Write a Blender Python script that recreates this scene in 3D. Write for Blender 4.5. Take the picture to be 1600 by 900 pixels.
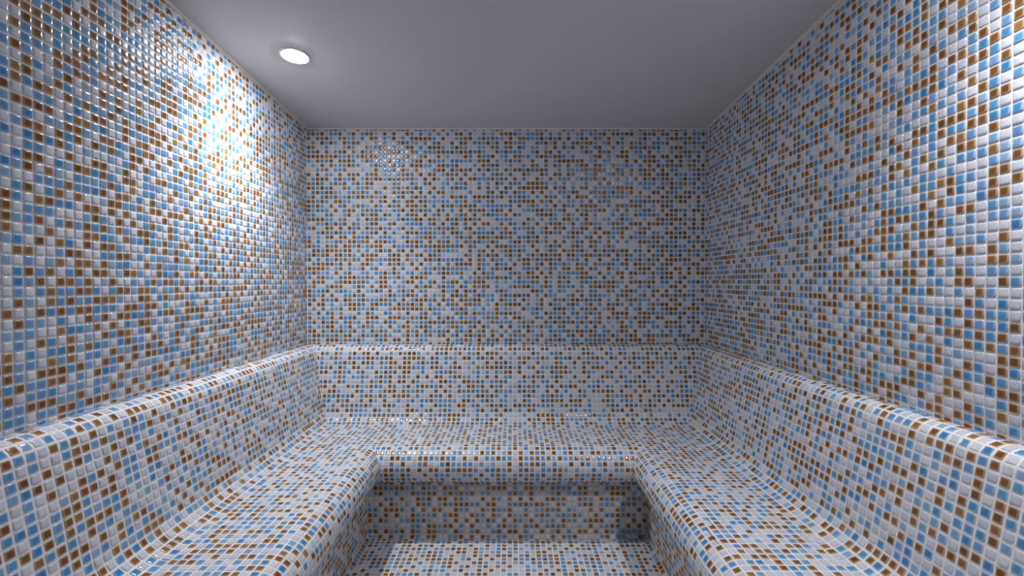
import bpy, math, random
import numpy as np
from mathutils import Vector, Matrix

for o in list(bpy.data.objects):
    bpy.data.objects.remove(o)
scene = bpy.context.scene
C = scene.collection

# ----------------------------------------------------------------- units
# Everything is laid out in tile pitches (25 mm) from the eye point, then
# turned into metres with the floor at z = 0.
P = 0.025
EYE = 47.2
XL, XR, ZB, ZF = -45.9, 43.6, 102.0, -16.0     # left, right, back, front wall faces
LEDGE, SEAT, FLOOR = -13.95, -30.1, -47.2
CEIL_B, CEIL_K = 34.35, 0.0727                 # ceiling height at the back wall, slope


def ceil_y(z):
    return CEIL_B + CEIL_K * (ZB - z)


def W(x, y, z):
    return (x * P, z * P, (y + EYE) * P)


# ---------------------------------------------------------------- camera
cam_d = bpy.data.cameras.new('camera')
cam_d.lens = 16.0
cam_d.sensor_width = 36.0
cam_d.clip_start = 0.02
cam = bpy.data.objects.new('camera', cam_d)
cam.location = W(0, 0, 0)
TILT = 0.0127
cam.rotation_euler = (math.pi / 2 - TILT, 0, 0)
C.objects.link(cam)
scene.camera = cam

# ----------------------------------------------------- world and exposure
world = bpy.data.worlds.new('world')
scene.world = world
world.use_nodes = True
world.node_tree.nodes['Background'].inputs[0].default_value = (0.02, 0.02, 0.022, 1)
world.node_tree.nodes['Background'].inputs[1].default_value = 1.0
vs = scene.view_settings
scene.display_settings.display_device = 'sRGB'
vs.view_transform = 'Standard'
vs.look = 'None'
vs.gamma = 1.0
vs.use_curve_mapping = False
vs.exposure = 1.2
LAMP_STRENGTH = 108.0
LAMP_BEAM = 19.0                               # watts thrown downwards by each lamp
LAMP_COLOR = (0.92, 0.94, 1.0)

rng = np.random.default_rng(11)
random.seed(4)


# ------------------------------------------------------------- materials
def lin(c):
    c = np.array(c, float) / 255.0
    return np.where(c <= 0.04045, c / 12.92, ((c + 0.055) / 1.055) ** 2.4)


def new_mat(name):
    m = bpy.data.materials.new(name)
    m.use_nodes = True
    nt = m.node_tree
    return m, nt, nt.nodes['Principled BSDF']


def math_node(nt, op, a, b=None, clamp=False):
    n = nt.nodes.new('ShaderNodeMath')
    n.operation = op
    n.use_clamp = clamp
    for i, v in enumerate((a, b)):
        if v is None:
            continue
        if isinstance(v, (int, float)):
            n.inputs[i].default_value = v
        else:
            nt.links.new(v, n.inputs[i])
    return n.outputs[0]


def mat_glaze():
    """Glazed mosaic: the glaze pools in the middle of each tile and thins out
    to a paler rim."""
    m, nt, b = new_mat('glazed_mosaic')
    att = nt.nodes.new('ShaderNodeAttribute')
    att.attribute_name = 'glaze'
    rim = nt.nodes.new('ShaderNodeAttribute')
    rim.attribute_name = 'rim'
    uv = nt.nodes.new('ShaderNodeUVMap')
    sep = nt.nodes.new('ShaderNodeSeparateXYZ')
    nt.links.new(uv.outputs[0], sep.inputs[0])
    au = math_node(nt, 'ABSOLUTE', math_node(nt, 'SUBTRACT', sep.outputs[0], 0.5))
    av = math_node(nt, 'ABSOLUTE', math_node(nt, 'SUBTRACT', sep.outputs[1], 0.5))
    p4 = math_node(nt, 'ADD', math_node(nt, 'POWER', math_node(nt, 'MULTIPLY', au, 2.0), 5.0),
                   math_node(nt, 'POWER', math_node(nt, 'MULTIPLY', av, 2.0), 5.0))
    e = math_node(nt, 'POWER', p4, 0.2)
    mr = nt.nodes.new('ShaderNodeMapRange')
    mr.interpolation_type = 'SMOOTHSTEP'
    mr.inputs['From Min'].default_value = 0.50
    mr.inputs['From Max'].default_value = 1.0
    nt.links.new(e, mr.inputs['Value'])
    tc = nt.nodes.new('ShaderNodeTexCoord')
    no = nt.nodes.new('ShaderNodeTexNoise')
    no.inputs['Scale'].default_value = 260.0
    no.inputs['Detail'].default_value = 2.0
    nt.links.new(tc.outputs['Object'], no.inputs['Vector'])
    mott = math_node(nt, 'ADD', math_node(nt, 'MULTIPLY', no.outputs[0], 0.30), 0.85)
    mx = nt.nodes.new('ShaderNodeMix')
    mx.data_type = 'RGBA'
    nt.links.new(mr.outputs[0], mx.inputs['Factor'])
    nt.links.new(att.outputs['Color'], mx.inputs['A'])
    nt.links.new(rim.outputs['Color'], mx.inputs['B'])
    sc = nt.nodes.new('ShaderNodeVectorMath')
    sc.operation = 'SCALE'
    nt.links.new(mx.outputs['Result'], sc.inputs[0])
    nt.links.new(mott, sc.inputs['Scale'])
    nt.links.new(sc.outputs[0], b.inputs['Base Color'])
    b.inputs['Roughness'].default_value = 0.17
    b.inputs['IOR'].default_value = 1.5
    return m


def mat_noise(name, c1, c2, scale, rough, bump=0.0, spec=0.5, dist=0.002):
    m, nt, b = new_mat(name)
    tc = nt.nodes.new('ShaderNodeTexCoord')
    no = nt.nodes.new('ShaderNodeTexNoise')
    no.inputs['Scale'].default_value = scale
    no.inputs['Detail'].default_value = 5.0
    nt.links.new(tc.outputs['Object'], no.inputs['Vector'])
    mx = nt.nodes.new('ShaderNodeMix')
    mx.data_type = 'RGBA'
    mx.inputs['A'].default_value = (*lin(c1), 1)
    mx.inputs['B'].default_value = (*lin(c2), 1)
    nt.links.new(no.outputs[0], mx.inputs['Factor'])
    nt.links.new(mx.outputs['Result'], b.inputs['Base Color'])
    b.inputs['Roughness'].default_value = rough
    b.inputs['Specular IOR Level'].default_value = spec
    if bump:
        bp = nt.nodes.new('ShaderNodeBump')
        bp.inputs['Strength'].default_value = bump
        bp.inputs['Distance'].default_value = dist
        nt.links.new(no.outputs[0], bp.inputs['Height'])
        nt.links.new(bp.outputs[0], b.inputs['Normal'])
    return m


M_TILE = mat_glaze()
M_GROUT = mat_noise('grout', (243, 239, 238), (233, 228, 226), 90.0, 0.75, 0.3)
M_GROUT_LOW = mat_noise('grout_worn', (228, 212, 196), (206, 186, 166), 40.0, 0.75, 0.3)
M_CEIL = mat_noise('ceiling_paint', (212, 207, 206), (206, 201, 200), 3.0, 0.6, 0.05)
M_CAULK = mat_noise('caulk', (232, 222, 208), (205, 192, 178), 30.0, 0.5)
M_DIRT = mat_noise('dark_crack', (60, 48, 40), (38, 30, 26), 60.0, 0.9)
M_TRIM = mat_noise('lamp_trim', (230, 230, 232), (222, 222, 226), 20.0, 0.25)


def mat_mixed_wall():
    """Wall behind the camera: small mixed mosaic, far too close-set to model."""
    m, nt, b = new_mat('mixed_mosaic_wall')
    tc = nt.nodes.new('ShaderNodeTexCoord')
    vo = nt.nodes.new('ShaderNodeTexVoronoi')
    vo.inputs['Scale'].default_value = 40.0
    vo.inputs['Randomness'].default_value = 0.0
    nt.links.new(tc.outputs['Object'], vo.inputs['Vector'])
    wn = nt.nodes.new('ShaderNodeSeparateColor')
    nt.links.new(vo.outputs['Color'], wn.inputs[0])
    cr = nt.nodes.new('ShaderNodeValToRGB')
    cr.color_ramp.interpolation = 'CONSTANT'
    el = cr.color_ramp.elements
    el[0].position = 0.0
    el[0].color = (*lin((205, 206, 216)), 1)
    el[1].position = 0.36
    el[1].color = (*lin((96, 152, 200)), 1)
    e3 = el.new(0.68)
    e3.color = (*lin((140, 92, 46)), 1)
    nt.links.new(wn.outputs[0], cr.inputs[0])
    nt.links.new(cr.outputs[0], b.inputs['Base Color'])
    b.inputs['Roughness'].default_value = 0.25
    return m


M_FRONT = mat_mixed_wall()

# ------------------------------------------------------- tile colour table
WHITES = [(214, 215, 222), (207, 210, 219), (219, 218, 222), (203, 208, 215), (211, 210, 216)]
BLUES = [(60, 132, 184), (76, 142, 190), (104, 152, 198), (116, 158, 202), (94, 152, 192),
         (142, 174, 202), (124, 168, 196), (86, 148, 188), (98, 146, 196)]
BROWNS = [(122, 82, 36), (134, 92, 46), (112, 74, 32), (150, 110, 62), (128, 82, 44),
          (142, 102, 56), (122, 86, 42)]
PALETTE = WHITES + BLUES + BROWNS
GLAZE = np.array([lin(c) for c in PALETTE])
RIM = []
for k, c in enumerate(PALETTE):
    c = np.array(c, float)
    if k < len(WHITES):
        RIM.append(lin(c * 0.97))
    elif k < len(WHITES) + len(BLUES):
        RIM.append(lin(c * 0.42 + np.array((218, 220, 228)) * 0.58))
    else:
        RIM.append(lin(c * 0.36 + np.array((228, 206, 184)) * 0.64))
RIM = np.array(RIM)


def pick_colors(keys, share):
    """Three families in about equal shares; the mix on the sheets avoids long runs."""
    out = np.empty(len(keys), int)
    fam = {}
    start = (0, len(WHITES), len(WHITES) + len(BLUES))
    size = (len(WHITES), len(BLUES), len(BROWNS))
    for n, (g, i, j) in enumerate(keys):
        w = list(share)
        for q in ((g, i - 1, j), (g, i, j - 1)):
            if q in fam:
                w[fam[q]] *= 0.66
        k = random.choices((0, 1, 2), w)[0]
        fam[(g, i, j)] = k
        out[n] = start[k] + random.randrange(size[k])
    return out


# ---------------------------------------------------------- tile template
# u, v in [-1, 1] over the glazed face, h in tile pitches above the grout.
def ring(r, c, h):
    return [(r - c, -r, h), (r, -r + c, h), (r, r - c, h), (r - c, r, h),
            (-r + c, r, h), (-r, r - c, h), (-r, -r + c, h), (-r + c, -r, h)]


TV = (ring(1.0, 0.15, -0.02) + ring(0.955, 0.15, 0.050) + ring(0.85, 0.15, 0.080)
      + ring(0.56, 0.11, 0.098) + [(0, 0, 0.106)])
TV = np.array(TV, float)
TF = []
for k in range(3):
    for i in range(8):
        j = (i + 1) % 8
        TF.append((k * 8 + i, k * 8 + j, k * 8 + 8 + j, k * 8 + 8 + i))
for i in range(8):
    TF.append((24 + i, 24 + (i + 1) % 8, 32))
T_LOOP = np.array([v for f in TF for v in f])
T_TOT = np.array([len(f) for f in TF])
T_UV = (TV[:, :2] * 0.5 + 0.5)[T_LOOP]
NV, NL, NF = len(TV), len(T_LOOP), len(TF)


def link(o, parent=None):
    C.objects.link(o)
    if parent is not None:
        o.parent = parent
    return o


def build_tiles_mesh(name, verts, colors):
    """verts (N, NV, 3) in local metres -> one mesh of N tiles."""
    n = len(verts)
    me = bpy.data.meshes.new(name)
    me.vertices.add(n * NV)
    me.vertices.foreach_set('co', verts.reshape(-1).astype(np.float32))
    me.loops.add(n * NL)
    loops = (T_LOOP[None, :] + (np.arange(n) * NV)[:, None]).reshape(-1)
    me.loops.foreach_set('vertex_index', loops.astype(np.int32))
    me.polygons.add(n * NF)
    tot = np.tile(T_TOT, n)
    start = np.concatenate(([0], np.cumsum(tot)[:-1]))
    me.polygons.foreach_set('loop_start', start.astype(np.int32))
    me.polygons.foreach_set('use_smooth', np.ones(n * NF, bool))
    me.update(calc_edges=True)
    uvl = me.uv_layers.new(name='UVMap')
    uvl.data.foreach_set('uv', np.tile(T_UV, (n, 1)).reshape(-1).astype(np.float32))
    for nm, tab in (('glaze', GLAZE), ('rim', RIM)):
        a = me.attributes.new(nm, 'FLOAT_COLOR', 'POINT')
        col = np.ones((n, NV, 4), np.float32)
        col[:, :, :3] = tab[colors][:, None, :]
        a.data.foreach_set('color', col.reshape(-1))
    me.materials.append(M_TILE)
    me.validate()
    return me


SHARED = {}


def shared_tile(color, a, hk):
    key = (int(color), a, hk)
    if key not in SHARED:
        v = TV.copy()
        v[:, :2] *= a
        v[:, 2] *= hk
        SHARED[key] = build_tiles_mesh('mosaic_tile', v[None] * P, np.array([color]))
    return SHARED[key]


class Tiles:
    """Collects tile quads given by corners (x, y, z in tile pitches from the eye)."""

    def __init__(self, a, k=1.0):
        self.a = a
        self.k = k        # how proud the tiles stand
        self.c = []       # corners (4,3): (-,-) (+,-) (+,+) (-,+)
        self.n = []
        self.whole = []
        self.key = []

    def add(self, corners, normal, whole, key):
        self.key.append(key)
        self.c.append(corners)
        self.n.append(normal)
        self.whole.append(whole)

    def finish(self, parent, origin, singles):
        c = np.array(self.c, float)
        n = np.array(self.n, float)
        whole = np.array(self.whole)
        N = len(c)
        n /= np.linalg.norm(n, axis=1)[:, None]
        # hand-laid unevenness: every tile sits a touch skew and proud
        sg = np.array([(-1, -1), (1, -1), (1, 1), (-1, 1)], float)
        tilt = rng.normal(0, 0.010, (N, 2))
        lift = rng.normal(0.012, 0.010, N).clip(-0.005, 0.035)
        off = (tilt @ sg.T) + lift[:, None]
        c = c + n[:, None, :] * off[:, :, None]
        ctr = c.mean(1)
        # turn a little in its own plane
        rot = rng.normal(0, 0.012, N)
        c = c + np.cross(n[:, None, :], c - ctr[:, None, :]) * rot[:, None, None]
        col = pick_colors(self.key, (0.275, 0.385, 0.340) if self.a == A_WALL else (0.325, 0.355, 0.320))
        # how large each one shows in the photograph
        ct, st = math.cos(TILT), math.sin(TILT)

        def proj(q):
            zc = q[..., 2] * ct - q[..., 1] * st
            yc = q[..., 1] * ct + q[..., 2] * st
            zc = np.where(zc < 0.5, 0.5, zc)
            return 800 + 711.1 * q[..., 0] / zc, 450 - 711.1 * yc / zc, zc
        px, py, zc = proj(c)
        area = 0.5 * np.abs((px[:, 2] - px[:, 0]) * (py[:, 3] - py[:, 1]) - (px[:, 3] - px[:, 1]) * (py[:, 2] - py[:, 0]))
        cx, cy = px.mean(1), py.mean(1)
        facing = -(ctr * n).sum(1) > 0
        seen = (cx > 2) & (cx < 1598) & (cy > 2) & (cy < 898) & (zc.min(1) > 2) & facing & whole
        area = np.where(seen, area, 0)
        order = np.argsort(-area)[:singles]
        order = order[area[order] > 0]
        is_single = np.zeros(N, bool)
        is_single[order] = True
        # the joined rest
        r = ~is_single
        w = np.stack([(1 - TV[:, 0]) * (1 - TV[:, 1]), (1 + TV[:, 0]) * (1 - TV[:, 1]),
                      (1 + TV[:, 0]) * (1 + TV[:, 1]), (1 - TV[:, 0]) * (1 + TV[:, 1])], 1) * 0.25
        v = np.einsum('mk,nkd->nmd', w, c[r]) + n[r][:, None, :] * TV[None, :, 2:3] * self.k
        world = np.stack([v[..., 0] * P, v[..., 2] * P, (v[..., 1] + EYE) * P], -1) - np.array(origin)
        # winding: make faces look along the normal
        e1 = c[r][:, 1] - c[r][:, 0]
        e2 = c[r][:, 3] - c[r][:, 0]
        me = build_tiles_mesh('tile_field', world, col[r])
        ob = link(bpy.data.objects.new('tile_field', me), parent)
        ob['kind'] = 'stuff'
        for i in order:
            t = (c[i, 1] + c[i, 2] - c[i, 0] - c[i, 3])
            tb = Vector((t[0], t[2], t[1])).normalized()
            nn = Vector((n[i, 0], n[i, 2], n[i, 1]))
            tl = c[i].copy()
            s = c[i, 2] + c[i, 3] - c[i, 0] - c[i, 1]
            sb = Vector((s[0], s[2], s[1]))
            nb = tb.cross(sb).normalized()
            if nb.dot(nn) < 0:
                tb = -tb
                nb = -nb
            sb = nb.cross(tb)
            p = ctr[i]
            pos = Vector(W(*p)) - Vector(origin)
            o = bpy.data.objects.new('mosaic_tile', shared_tile(col[i], self.a, self.k))
            o.matrix_local = Matrix(((tb.x, sb.x, nb.x, pos.x), (tb.y, sb.y, nb.y, pos.y),
                                     (tb.z, sb.z, nb.z, pos.z), (0, 0, 0, 1)))
            link(o, parent)
        return N


def sheet_offset(seed, amp):
    """Mosaic comes in sheets of 12 x 12; each sheet is a little out of line."""
    tab = {}
    rr = random.Random(seed)

    def f(i, j):
        k = (i // 12, j // 12)
        if k not in tab:
            tab[k] = (rr.uniform(-amp, amp), rr.uniform(-amp, amp))
        return tab[k]
    return f


def orient(corners, normal):
    c = np.array(corners, float)
    # world axes swap y/z, which flips handedness: choose the order that faces along normal
    e1, e2 = c[1] - c[0], c[3] - c[0]
    if np.dot(np.cross(e1, e2), normal) > 0:
        c = c[[1, 0, 3, 2]]
    return c


def flat_field(tiles, fn, t0, t1, s0, s1, tph, sph, normal, seed, smax=None, amp=0.04):
    """Grid of unit tiles over t0..t1 x s0..s1 (s1 may depend on t through smax)."""
    a = tiles.a
    so = sheet_offset(seed, amp)
    ti = range(math.floor(t0 - tph) - 1, math.ceil(t1 - tph) + 1)
    si = range(math.floor(s0 - sph) - 1, math.ceil(s1 - sph) + 3)
    for i in ti:
        for j in si:
            dx, dy = so(i, j)
            tc, sc = tph + i + 0.5 + dx, sph + j + 0.5 + dy
            ta, tb, sa, sb = tc - a, tc + a, sc - a, sc + a
            top = s1 if smax is None else smax(tc)
            g = 0.5 - a
            na, nb_, ma, mb = max(ta, t0 + g), min(tb, t1 - g), max(sa, s0 + g), min(sb, top - g)
            if nb_ - na < 0.12 or mb - ma < 0.12:
                continue
            whole = (na == ta and nb_ == tb and ma == sa and mb == sb)
            cs = [fn(na, ma), fn(nb_, ma), fn(nb_, mb), fn(na, mb)]
            tiles.add(orient(cs, normal), normal, whole, (0, i, j))


# -------------------------------------------------------- solid builders
def mesh_obj(name, verts, faces, mat, parent=None, smooth=False, loc=(0, 0, 0)):
    me = bpy.data.meshes.new(name)
    me.from_pydata([tuple(Vector(v) - Vector(loc)) for v in verts], [], faces)
    me.update()
    if smooth:
        for p_ in me.polygons:
            p_.use_smooth = True
    me.materials.append(mat)
    o = bpy.data.objects.new(name, me)
    link(o, parent)
    if parent is None:
        o.location = loc
    return o


def hexa(name, pts, mat, parent=None):
    """pts: 4 lower corners then 4 upper corners (already world)."""
    f = [(0, 3, 2, 1), (4, 5, 6, 7), (0, 1, 5, 4), (1, 2, 6, 5), (2, 3, 7, 6), (3, 0, 4, 7)]
    import bmesh
    o = mesh_obj(name, pts, f, mat, parent)
    bm = bmesh.new()
    bm.from_mesh(o.data)
    bmesh.ops.recalc_face_normals(bm, faces=bm.faces)
    bm.to_mesh(o.data)
    bm.free()
    return o


def struct(o, label, cat):
    o['kind'] = 'structure'
    o['label'] = label
    o['category'] = cat
    return o


TH = 4.0


def wall(name, x0, x1, z0, z1, label, mat=M_GROUT):
    lo = FLOOR - TH
    pts = [W(x0, lo, z0), W(x1, lo, z0), W(x1, lo, z1), W(x0, lo, z1)]
    pts += [W(x, ceil_y(z), z) for x, z in ((x0, z0), (x1, z0), (x1, z1), (x0, z1))]
    return struct(hexa(name, pts, mat), label, 'wall')


# --------------------------------------------------------------- the room
w_left = wall('wall_left', XL - TH, XL, ZF, ZB, 'left wall of mixed white, blue and brown glazed mosaic, under the ceiling lamp')
w_right = wall('wall_right', XR, XR + TH, ZF, ZB, 'right wall of mixed white, blue and brown glazed mosaic')
w_back = wall('wall_back', XL - TH, XR + TH, ZB, ZB + TH, 'back wall of small blue, brown and white mosaic facing the camera')
w_front = wall('wall_front', XL - TH, XR + TH, ZF - TH, ZF, 'mosaic wall behind the camera', M_FRONT)

cz0, cz1 = ZF - TH, ZB + TH
pts = [W(x, ceil_y(z), z) for x, z in ((XL - TH, cz0), (XR + TH, cz0), (XR + TH, cz1), (XL - TH, cz1))]
pts += [W(x, ceil_y(z) + TH, z) for x, z in ((XL - TH, cz0), (XR + TH, cz0), (XR + TH, cz1), (XL - TH, cz1))]
ceiling = struct(hexa('ceiling', pts, M_CEIL), 'smooth grey painted ceiling sloping gently down to the back wall', 'ceiling')

RISER_D = 18.0
pts = [W(x, FLOOR - TH, z) for x, z in ((XL, ZF), (XR, ZF), (XR, ZB), (XL, ZB))]
pts += [W(x, FLOOR, z) for x, z in ((XL, ZF), (XR, ZF), (XR, ZB), (XL, ZB))]
floor = struct(hexa('floor', pts, M_GROUT), 'mosaic floor between the benches', 'floor')

# caulk beads where the walls meet the ceiling
BD = 0.42


def bead(name, p0, p1, inward, label):
    pts = []
    for (x, z) in (p0, p1):
        y = ceil_y(z)
        pts.append([W(x, y - BD, z), W(x + inward[0] * BD * .6, y - BD * .6, z + inward[1] * BD * .6),
                    W(x + inward[0] * BD, y, z + inward[1] * BD), W(x, y, z)])
    v = pts[0] + pts[1]
    f = [(0, 1, 5, 4), (1, 2, 6, 5), (2, 3, 7, 6), (3, 0, 4, 7), (3, 2, 1, 0), (4, 5, 6, 7)]
    import bmesh
    o = mesh_obj(name, v, f, M_CAULK)
    bm = bmesh.new()
    bm.from_mesh(o.data)
    bmesh.ops.recalc_face_normals(bm, faces=bm.faces)
    bm.to_mesh(o.data)
    bm.free()
    return struct(o, label, 'trim')


bead('trim_1', (XL, ZF), (XL, ZB), (1, 0), 'thin caulk line where left wall meets the ceiling')
bead('trim_2', (XL, ZB), (XR, ZB), (0, -1), 'thin caulk line where back wall meets the ceiling')
bead('trim_3', (XR, ZB), (XR, ZF), (-1, 0), 'thin caulk line where right wall meets the ceiling')

# ------------------------------------------------------------ bench section
# section curve in (d, h): d = distance out from the wall, h = height over eye
R1, R2, R3 = 2.0, 3.3, 3.3
PHI = math.radians(9.6)


class Curve:
    def __init__(self):
        self.p, self.n, self.s = [], [], []

    def pt(self, d, h, nd, nh):
        if self.p:
            q = self.p[-1]
            ds = math.hypot(d - q[0], h - q[1])
            if ds < 1e-6:
                return
            self.s.append(self.s[-1] + ds)
        else:
            self.s.append(0.0)
        self.p.append((d, h))
        self.n.append((nd, nh))

    def line(self, a, b, n, k=8):
        for i in range(k + 1):
            t = i / k
            self.pt(a[0] + (b[0] - a[0]) * t, a[1] + (b[1] - a[1]) * t, *n)

    def arc(self, c, r, a0, a1, sign, k=24):
        for i in range(k + 1):
            a = a0 + (a1 - a0) * i / k
            nd, nh = math.cos(a), math.sin(a)
            self.pt(c[0] + sign * r * nd, c[1] + sign * r * nh, nd, nh)

    def at(self, s):
        S = np.array(self.s)
        p, n = np.array(self.p), np.array(self.n)
        return (np.interp(s, S, p[:, 0]), np.interp(s, S, p[:, 1]),
                np.interp(s, S, n[:, 0]), np.interp(s, S, n[:, 1]))


HP = math.pi / 2
back_c = Curve()
back_c.line((0, LEDGE), (0.8, LEDGE), (0, 1), 2)
back_c.arc((0.8, LEDGE - R1), R1, HP, PHI, 1)
d0, h0 = back_c.p[-1]
h1 = SEAT + R2 - R2 * math.sin(PHI)
d1 = d0 + (h0 - h1) * math.tan(PHI)
back_c.line((d0, h0), (d1, h1), (math.cos(PHI), math.sin(PHI)))
dc = d1 + R2 * math.cos(PHI)
back_c.arc((dc, SEAT + R2), R2, PHI, HP, -1)
NOSE_D = 18.25
seat_c = Curve()
seat_c.line((dc, SEAT), (NOSE_D, SEAT), (0, 1))
seat_c.arc((NOSE_D, SEAT - R3), R3, HP, -HP, 1, 32)
UNDER = SEAT - 2 * R3
seat_c.line((NOSE_D, UNDER), (RISER_D, UNDER), (0, -1), 2)
RC = 1.0
riser_c = Curve()
riser_c.line((RISER_D, UNDER), (RISER_D, FLOOR + RC), (1, 0))
riser_c.arc((RISER_D + RC, FLOOR + RC), RC, 0, HP, -1, 12)


# the side benches are a little deeper than the back one; their seat grids line up
E_LEFT = 0.95
E_RIGHT = (XR - dc - XL - dc - E_LEFT) % 1.0


def d_left(d):
    return d + float(np.interp(d, (0, 2.8, dc), (0, 0.35, E_LEFT)))


def d_right(d):
    return d + float(np.interp(d, (0, 2.8, dc), (0, -0.1, E_RIGHT)))


def run_point(run, t, d, h):
    if run == 0:
        return (XL + d_left(d), h, t)
    if run == 1:
        return (t, h, ZB - d)
    return (XR - d_right(d), h, t)


def run_normal(run, nd, nh):
    return [(nd, nh, 0), (0, nh, -nd), (-nd, nh, 0)][run]


def run_range(run, d):
    if run == 1:
        return XL + d_left(d), XR - d_right(d)
    return ZF, ZB - d


BENCH_O = W((XL + XR) / 2, FLOOR, ZB - 11)
bench = bpy.data.objects.new('mosaic_bench', None)
bench.empty_display_size = 0.2
link(bench)
bench.location = BENCH_O
bench['label'] = 'built-in U-shaped mosaic bench with rounded seat edge and backrest along three walls'
bench['category'] = 'bench'


def sweep(name, outline, mat=M_GROUT):
    """Solid U swept along the three walls from a closed outline in (d, h)."""
    import bmesh
    st = []
    for d, h in outline:
        a, c = XL + d_left(d), XR - d_right(d)
        st.append([W(a, h, ZF), W(a, h, ZB - d), W(c, h, ZB - d), W(c, h, ZF)])
    n = len(outline)
    v = [Vector(st[i][k]) - Vector(BENCH_O) for k in range(4) for i in range(n)]
    f = []
    for k in range(3):
        for i in range(n):
            j = (i + 1) % n
            f.append((k * n + i, k * n + j, (k + 1) * n + j, (k + 1) * n + i))
    f.append(tuple(range(n)))
    f.append(tuple(3 * n + i for i in reversed(range(n))))
    o = mesh_obj(name, v, f, mat, bench)
    bm = bmesh.new()
    bm.from_mesh(o.data)
    bmesh.ops.recalc_face_normals(bm, faces=bm.faces)
    bm.to_mesh(o.data)
    bm.free()
    return o


backrest = sweep('backrest', back_c.p + [(0, SEAT)])
seat = sweep('seat', [(0, SEAT)] + seat_c.p[:-1] + [(0, UNDER)])
riser = sweep('riser', [(0, UNDER)] + riser_c.p + [(0, FLOOR)], M_GROUT_LOW)


def bench_tiles(curve, tiles, seed, flat=0.0):
    """flat: length of the level seat at the start, where the grid runs on round the corner."""
    a = tiles.a
    total = curve.s[-1]
    rows = round(total)
    pitch = total / rows
    for run in range(3):
        so = sheet_offset(seed * 10 + run, 0.0 if flat else 0.035)
        tph = {0: 41.77, 1: -21.87, 2: 40.86}[run]
        if flat:
            tph = XL + dc + E_LEFT if run == 1 else ZB - dc
            tph -= math.floor(tph)
        lo, hi = (XL, XR) if run == 1 else (ZF, ZB)
        for j in range(rows):
            sc = (j + 0.5) * pitch
            s0, s1 = sc - a * pitch, sc + a * pitch
            dA, hA, _, _ = curve.at(s0)
            dB, hB, _, _ = curve.at(s1)
            _, _, nd, nh = curve.at(sc)
            # chord normal: tiles are flat even on the curves
            ln = math.hypot(dB - dA, hB - hA)
            cn = (-(hB - hA) / ln, (dB - dA) / ln)
            if cn[0] * nd + cn[1] * nh < 0:
                cn = (-cn[0], -cn[1])
            nrm = run_normal(run, *cn)
            for i in range(math.floor(lo - tph) - 1, math.ceil(hi - tph) + 1):
                dx, _ = so(i, j)
                tc = tph + i + 0.5 + dx
                ta, tb = tc - a, tc + a
                g = 0.5 - a
                loA, hiA = run_range(run, dA)
                loB, hiB = run_range(run, dB)
                if sc < flat - 0.3:
                    lo_, hi_ = run_range(run, 0.5 * (dA + dB))
                    if run == 1 and (tc < lo_ - 0.5 or tc > hi_ + 0.5) or run != 1 and (tc > hi_ - 0.5 or tc < lo_ + 0.5):
                        continue
                    cs = [run_point(run, ta, dA, hA), run_point(run, tb, dA, hA),
                          run_point(run, tb, dB, hB), run_point(run, ta, dB, hB)]
                    tiles.add(orient(cs, nrm), nrm, True, (run, i, j))
                    continue
                q = [max(ta, loA + g), min(tb, hiA - g), min(tb, hiB - g), max(ta, loB + g)]
                wA, wB = q[1] - q[0], q[2] - q[3]
                if wA < 0.05 and wB < 0.05 or max(wA, wB) < 0.15:
                    continue
                if wA < 0.02:
                    m_ = 0.5 * (q[0] + q[1])
                    q[0], q[1] = m_ - .01, m_ + .01
                if wB < 0.02:
                    m_ = 0.5 * (q[2] + q[3])
                    q[3], q[2] = m_ - .01, m_ + .01
                whole = (q[0] == ta and q[3] == ta and q[1] == tb and q[2] == tb)
                cs = [run_point(run, q[0], dA, hA), run_point(run, q[1], dA, hA),
                      run_point(run, q[2], dB, hB), run_point(run, q[3], dB, hB)]
                tiles.add(orient(cs, nrm), nrm, whole, (run, i, j))


A_WALL, A_BENCH = 0.430, 0.404
counts = []
t = Tiles(A_BENCH, 0.62)
bench_tiles(back_c, t, 3)
counts.append(t.finish(backrest, BENCH_O, 300))
t = Tiles(A_BENCH, 0.62)
bench_tiles(seat_c, t, 5, NOSE_D - dc)
counts.append(t.finish(seat, BENCH_O, 300))
t = Tiles(A_BENCH, 0.62)
bench_tiles(riser_c, t, 7)
counts.append(t.finish(riser, BENCH_O, 0))

# two dark open joints along the edge of the right-hand seat
def crack(path):
    v, f = [], []
    for k, (x, z) in enumerate(path):
        dx = max(0.0, (XR - E_RIGHT - NOSE_D) - x)
        y = SEAT - R3 + math.sqrt(R3 * R3 - dx * dx)
        wd = 0.05 + 0.03 * math.sin(2.3 * k + 1)
        for s_, h_ in ((-wd, 0.0), (-wd * .6, 0.075), (wd * .6, 0.075), (wd, 0.0)):
            v.append(Vector(W(x + s_, y + h_, z)) - Vector(BENCH_O))
        if k:
            o_ = 4 * k
            for q in range(3):
                f.append((o_ - 4 + q, o_ - 3 + q, o_ + 1 + q, o_ + q))
    f += [(0, 1, 2, 3), tuple(4 * len(path) - 4 + q for q in (3, 2, 1, 0))]
    c_ = mesh_obj('crack', v, f, M_DIRT, seat)
    c_['label'] = 'thin dark open joint between seat tiles'


xe = XR - E_RIGHT - NOSE_D
crack([(xe - 0.02, 57.6), (xe + 0.03, 57.0), (xe - 0.03, 56.4), (xe + 0.02, 55.8), (xe, 55.2)])
crack([(xe - 1.02, 55.4), (xe - 0.96, 54.8), (xe - 1.03, 54.1), (xe - 0.98, 53.4), (xe - 1.04, 52.8), (xe - 1.0, 52.2)])

# floor field between the risers
t = Tiles(A_BENCH, 0.62)
e = RISER_D + RC
flat_field(t, lambda x, z: (x, FLOOR, z), XL + d_left(e), XR - d_right(e), ZF, ZB - e, -21.87, 0.4, (0, 1, 0), 21)
counts.append(t.finish(floor, (0, 0, 0), 300))

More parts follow.
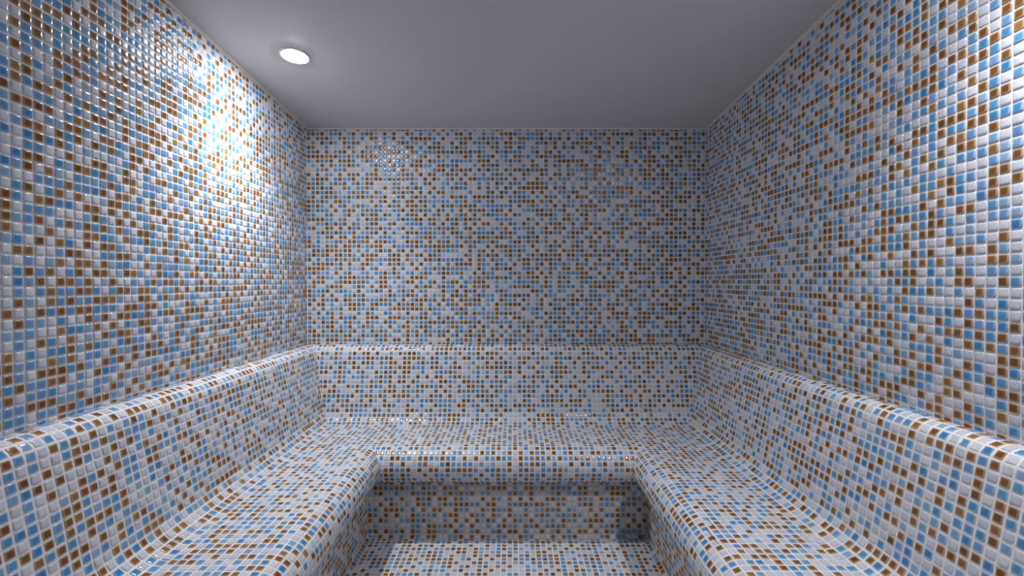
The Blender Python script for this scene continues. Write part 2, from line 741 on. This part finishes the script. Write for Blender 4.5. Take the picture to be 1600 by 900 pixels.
# wall fields above the bench
ROW = 0.55
t = Tiles(A_WALL, 0.85)
flat_field(t, lambda z, y: (XL, y, z), ZF, ZB, LEDGE, ceil_y(ZF), 41.77, ROW, (1, 0, 0), 31, smax=ceil_y)
counts.append(t.finish(w_left, (0, 0, 0), 300))
t = Tiles(A_WALL, 0.85)
flat_field(t, lambda z, y: (XR, y, z), ZF, ZB, LEDGE, ceil_y(ZF), 40.86, ROW, (-1, 0, 0), 41, smax=ceil_y)
counts.append(t.finish(w_right, (0, 0, 0), 300))
t = Tiles(A_WALL, 0.85)
flat_field(t, lambda x, y: (x, y, ZB), XL, XR, LEDGE, CEIL_B, -21.87, ROW, (0, 0, -1), 51)
counts.append(t.finish(w_back, (0, 0, 0), 0))
print('tiles', counts, sum(counts), 'right extra', E_RIGHT)


# ---------------------------------------------------------- ceiling lamps
def lathe(name, prof, mat, parent, seg=40):
    v, f = [], []
    for r, z in prof:
        for k in range(seg):
            a = 2 * math.pi * k / seg
            v.append((r * math.cos(a), r * math.sin(a), z))
    for i in range(len(prof) - 1):
        for k in range(seg):
            l = (k + 1) % seg
            f.append((i * seg + k, i * seg + l, (i + 1) * seg + l, (i + 1) * seg + k))
    f.append(tuple(range(seg)))
    f.append(tuple((len(prof) - 1) * seg + k for k in reversed(range(seg))))
    import bmesh
    o = mesh_obj(name, v, f, mat, parent, smooth=True)
    bm = bmesh.new()
    bm.from_mesh(o.data)
    bmesh.ops.recalc_face_normals(bm, faces=bm.faces)
    bm.to_mesh(o.data)
    bm.free()
    return o


M_LAMP = bpy.data.materials.new('lit_diffuser')
M_LAMP.use_nodes = True
nt = M_LAMP.node_tree
b = nt.nodes['Principled BSDF']
b.inputs['Base Color'].default_value = (0.9, 0.9, 0.9, 1)
b.inputs['Emission Color'].default_value = (*LAMP_COLOR, 1)
b.inputs['Emission Strength'].default_value = LAMP_STRENGTH


def ceiling_lamp(x, z, label):
    e_ = bpy.data.objects.new('ceiling_lamp', None)
    e_.empty_display_size = 0.05
    link(e_)
    e_.location = W(x, ceil_y(z), z)
    e_.rotation_euler = (-math.atan(CEIL_K), 0, 0)
    e_['label'] = label
    e_['category'] = 'lamp'
    e_['group'] = 'round ceiling lamps'
    lathe('trim_ring', [(0.047, 0.0), (0.060, 0.0), (0.060, -0.002), (0.057, -0.0045), (0.051, -0.0050), (0.047, -0.0035)],
          M_TRIM, e_)
    lathe('diffuser', [(0.0475, -0.001), (0.0470, -0.0045), (0.043, -0.0065), (0.034, -0.0080), (0.02, -0.0090), (0.004, -0.0094)],
          M_LAMP, e_)
    ld = bpy.data.lights.new('beam', 'SPOT')
    ld.energy = LAMP_BEAM
    ld.color = LAMP_COLOR
    ld.spot_size = math.radians(122)
    ld.spot_blend = 1.0
    ld.shadow_soft_size = 0.045
    lo = bpy.data.objects.new('beam', ld)
    link(lo, e_)
    lo.location = (0, 0, -0.055)
    return e_


ceiling_lamp(-34.9, 73.6, 'round lit lamp in the ceiling beside the left wall')
ceiling_lamp(33.0, 30.0, 'round lit ceiling lamp beside the right wall, nearer the camera')
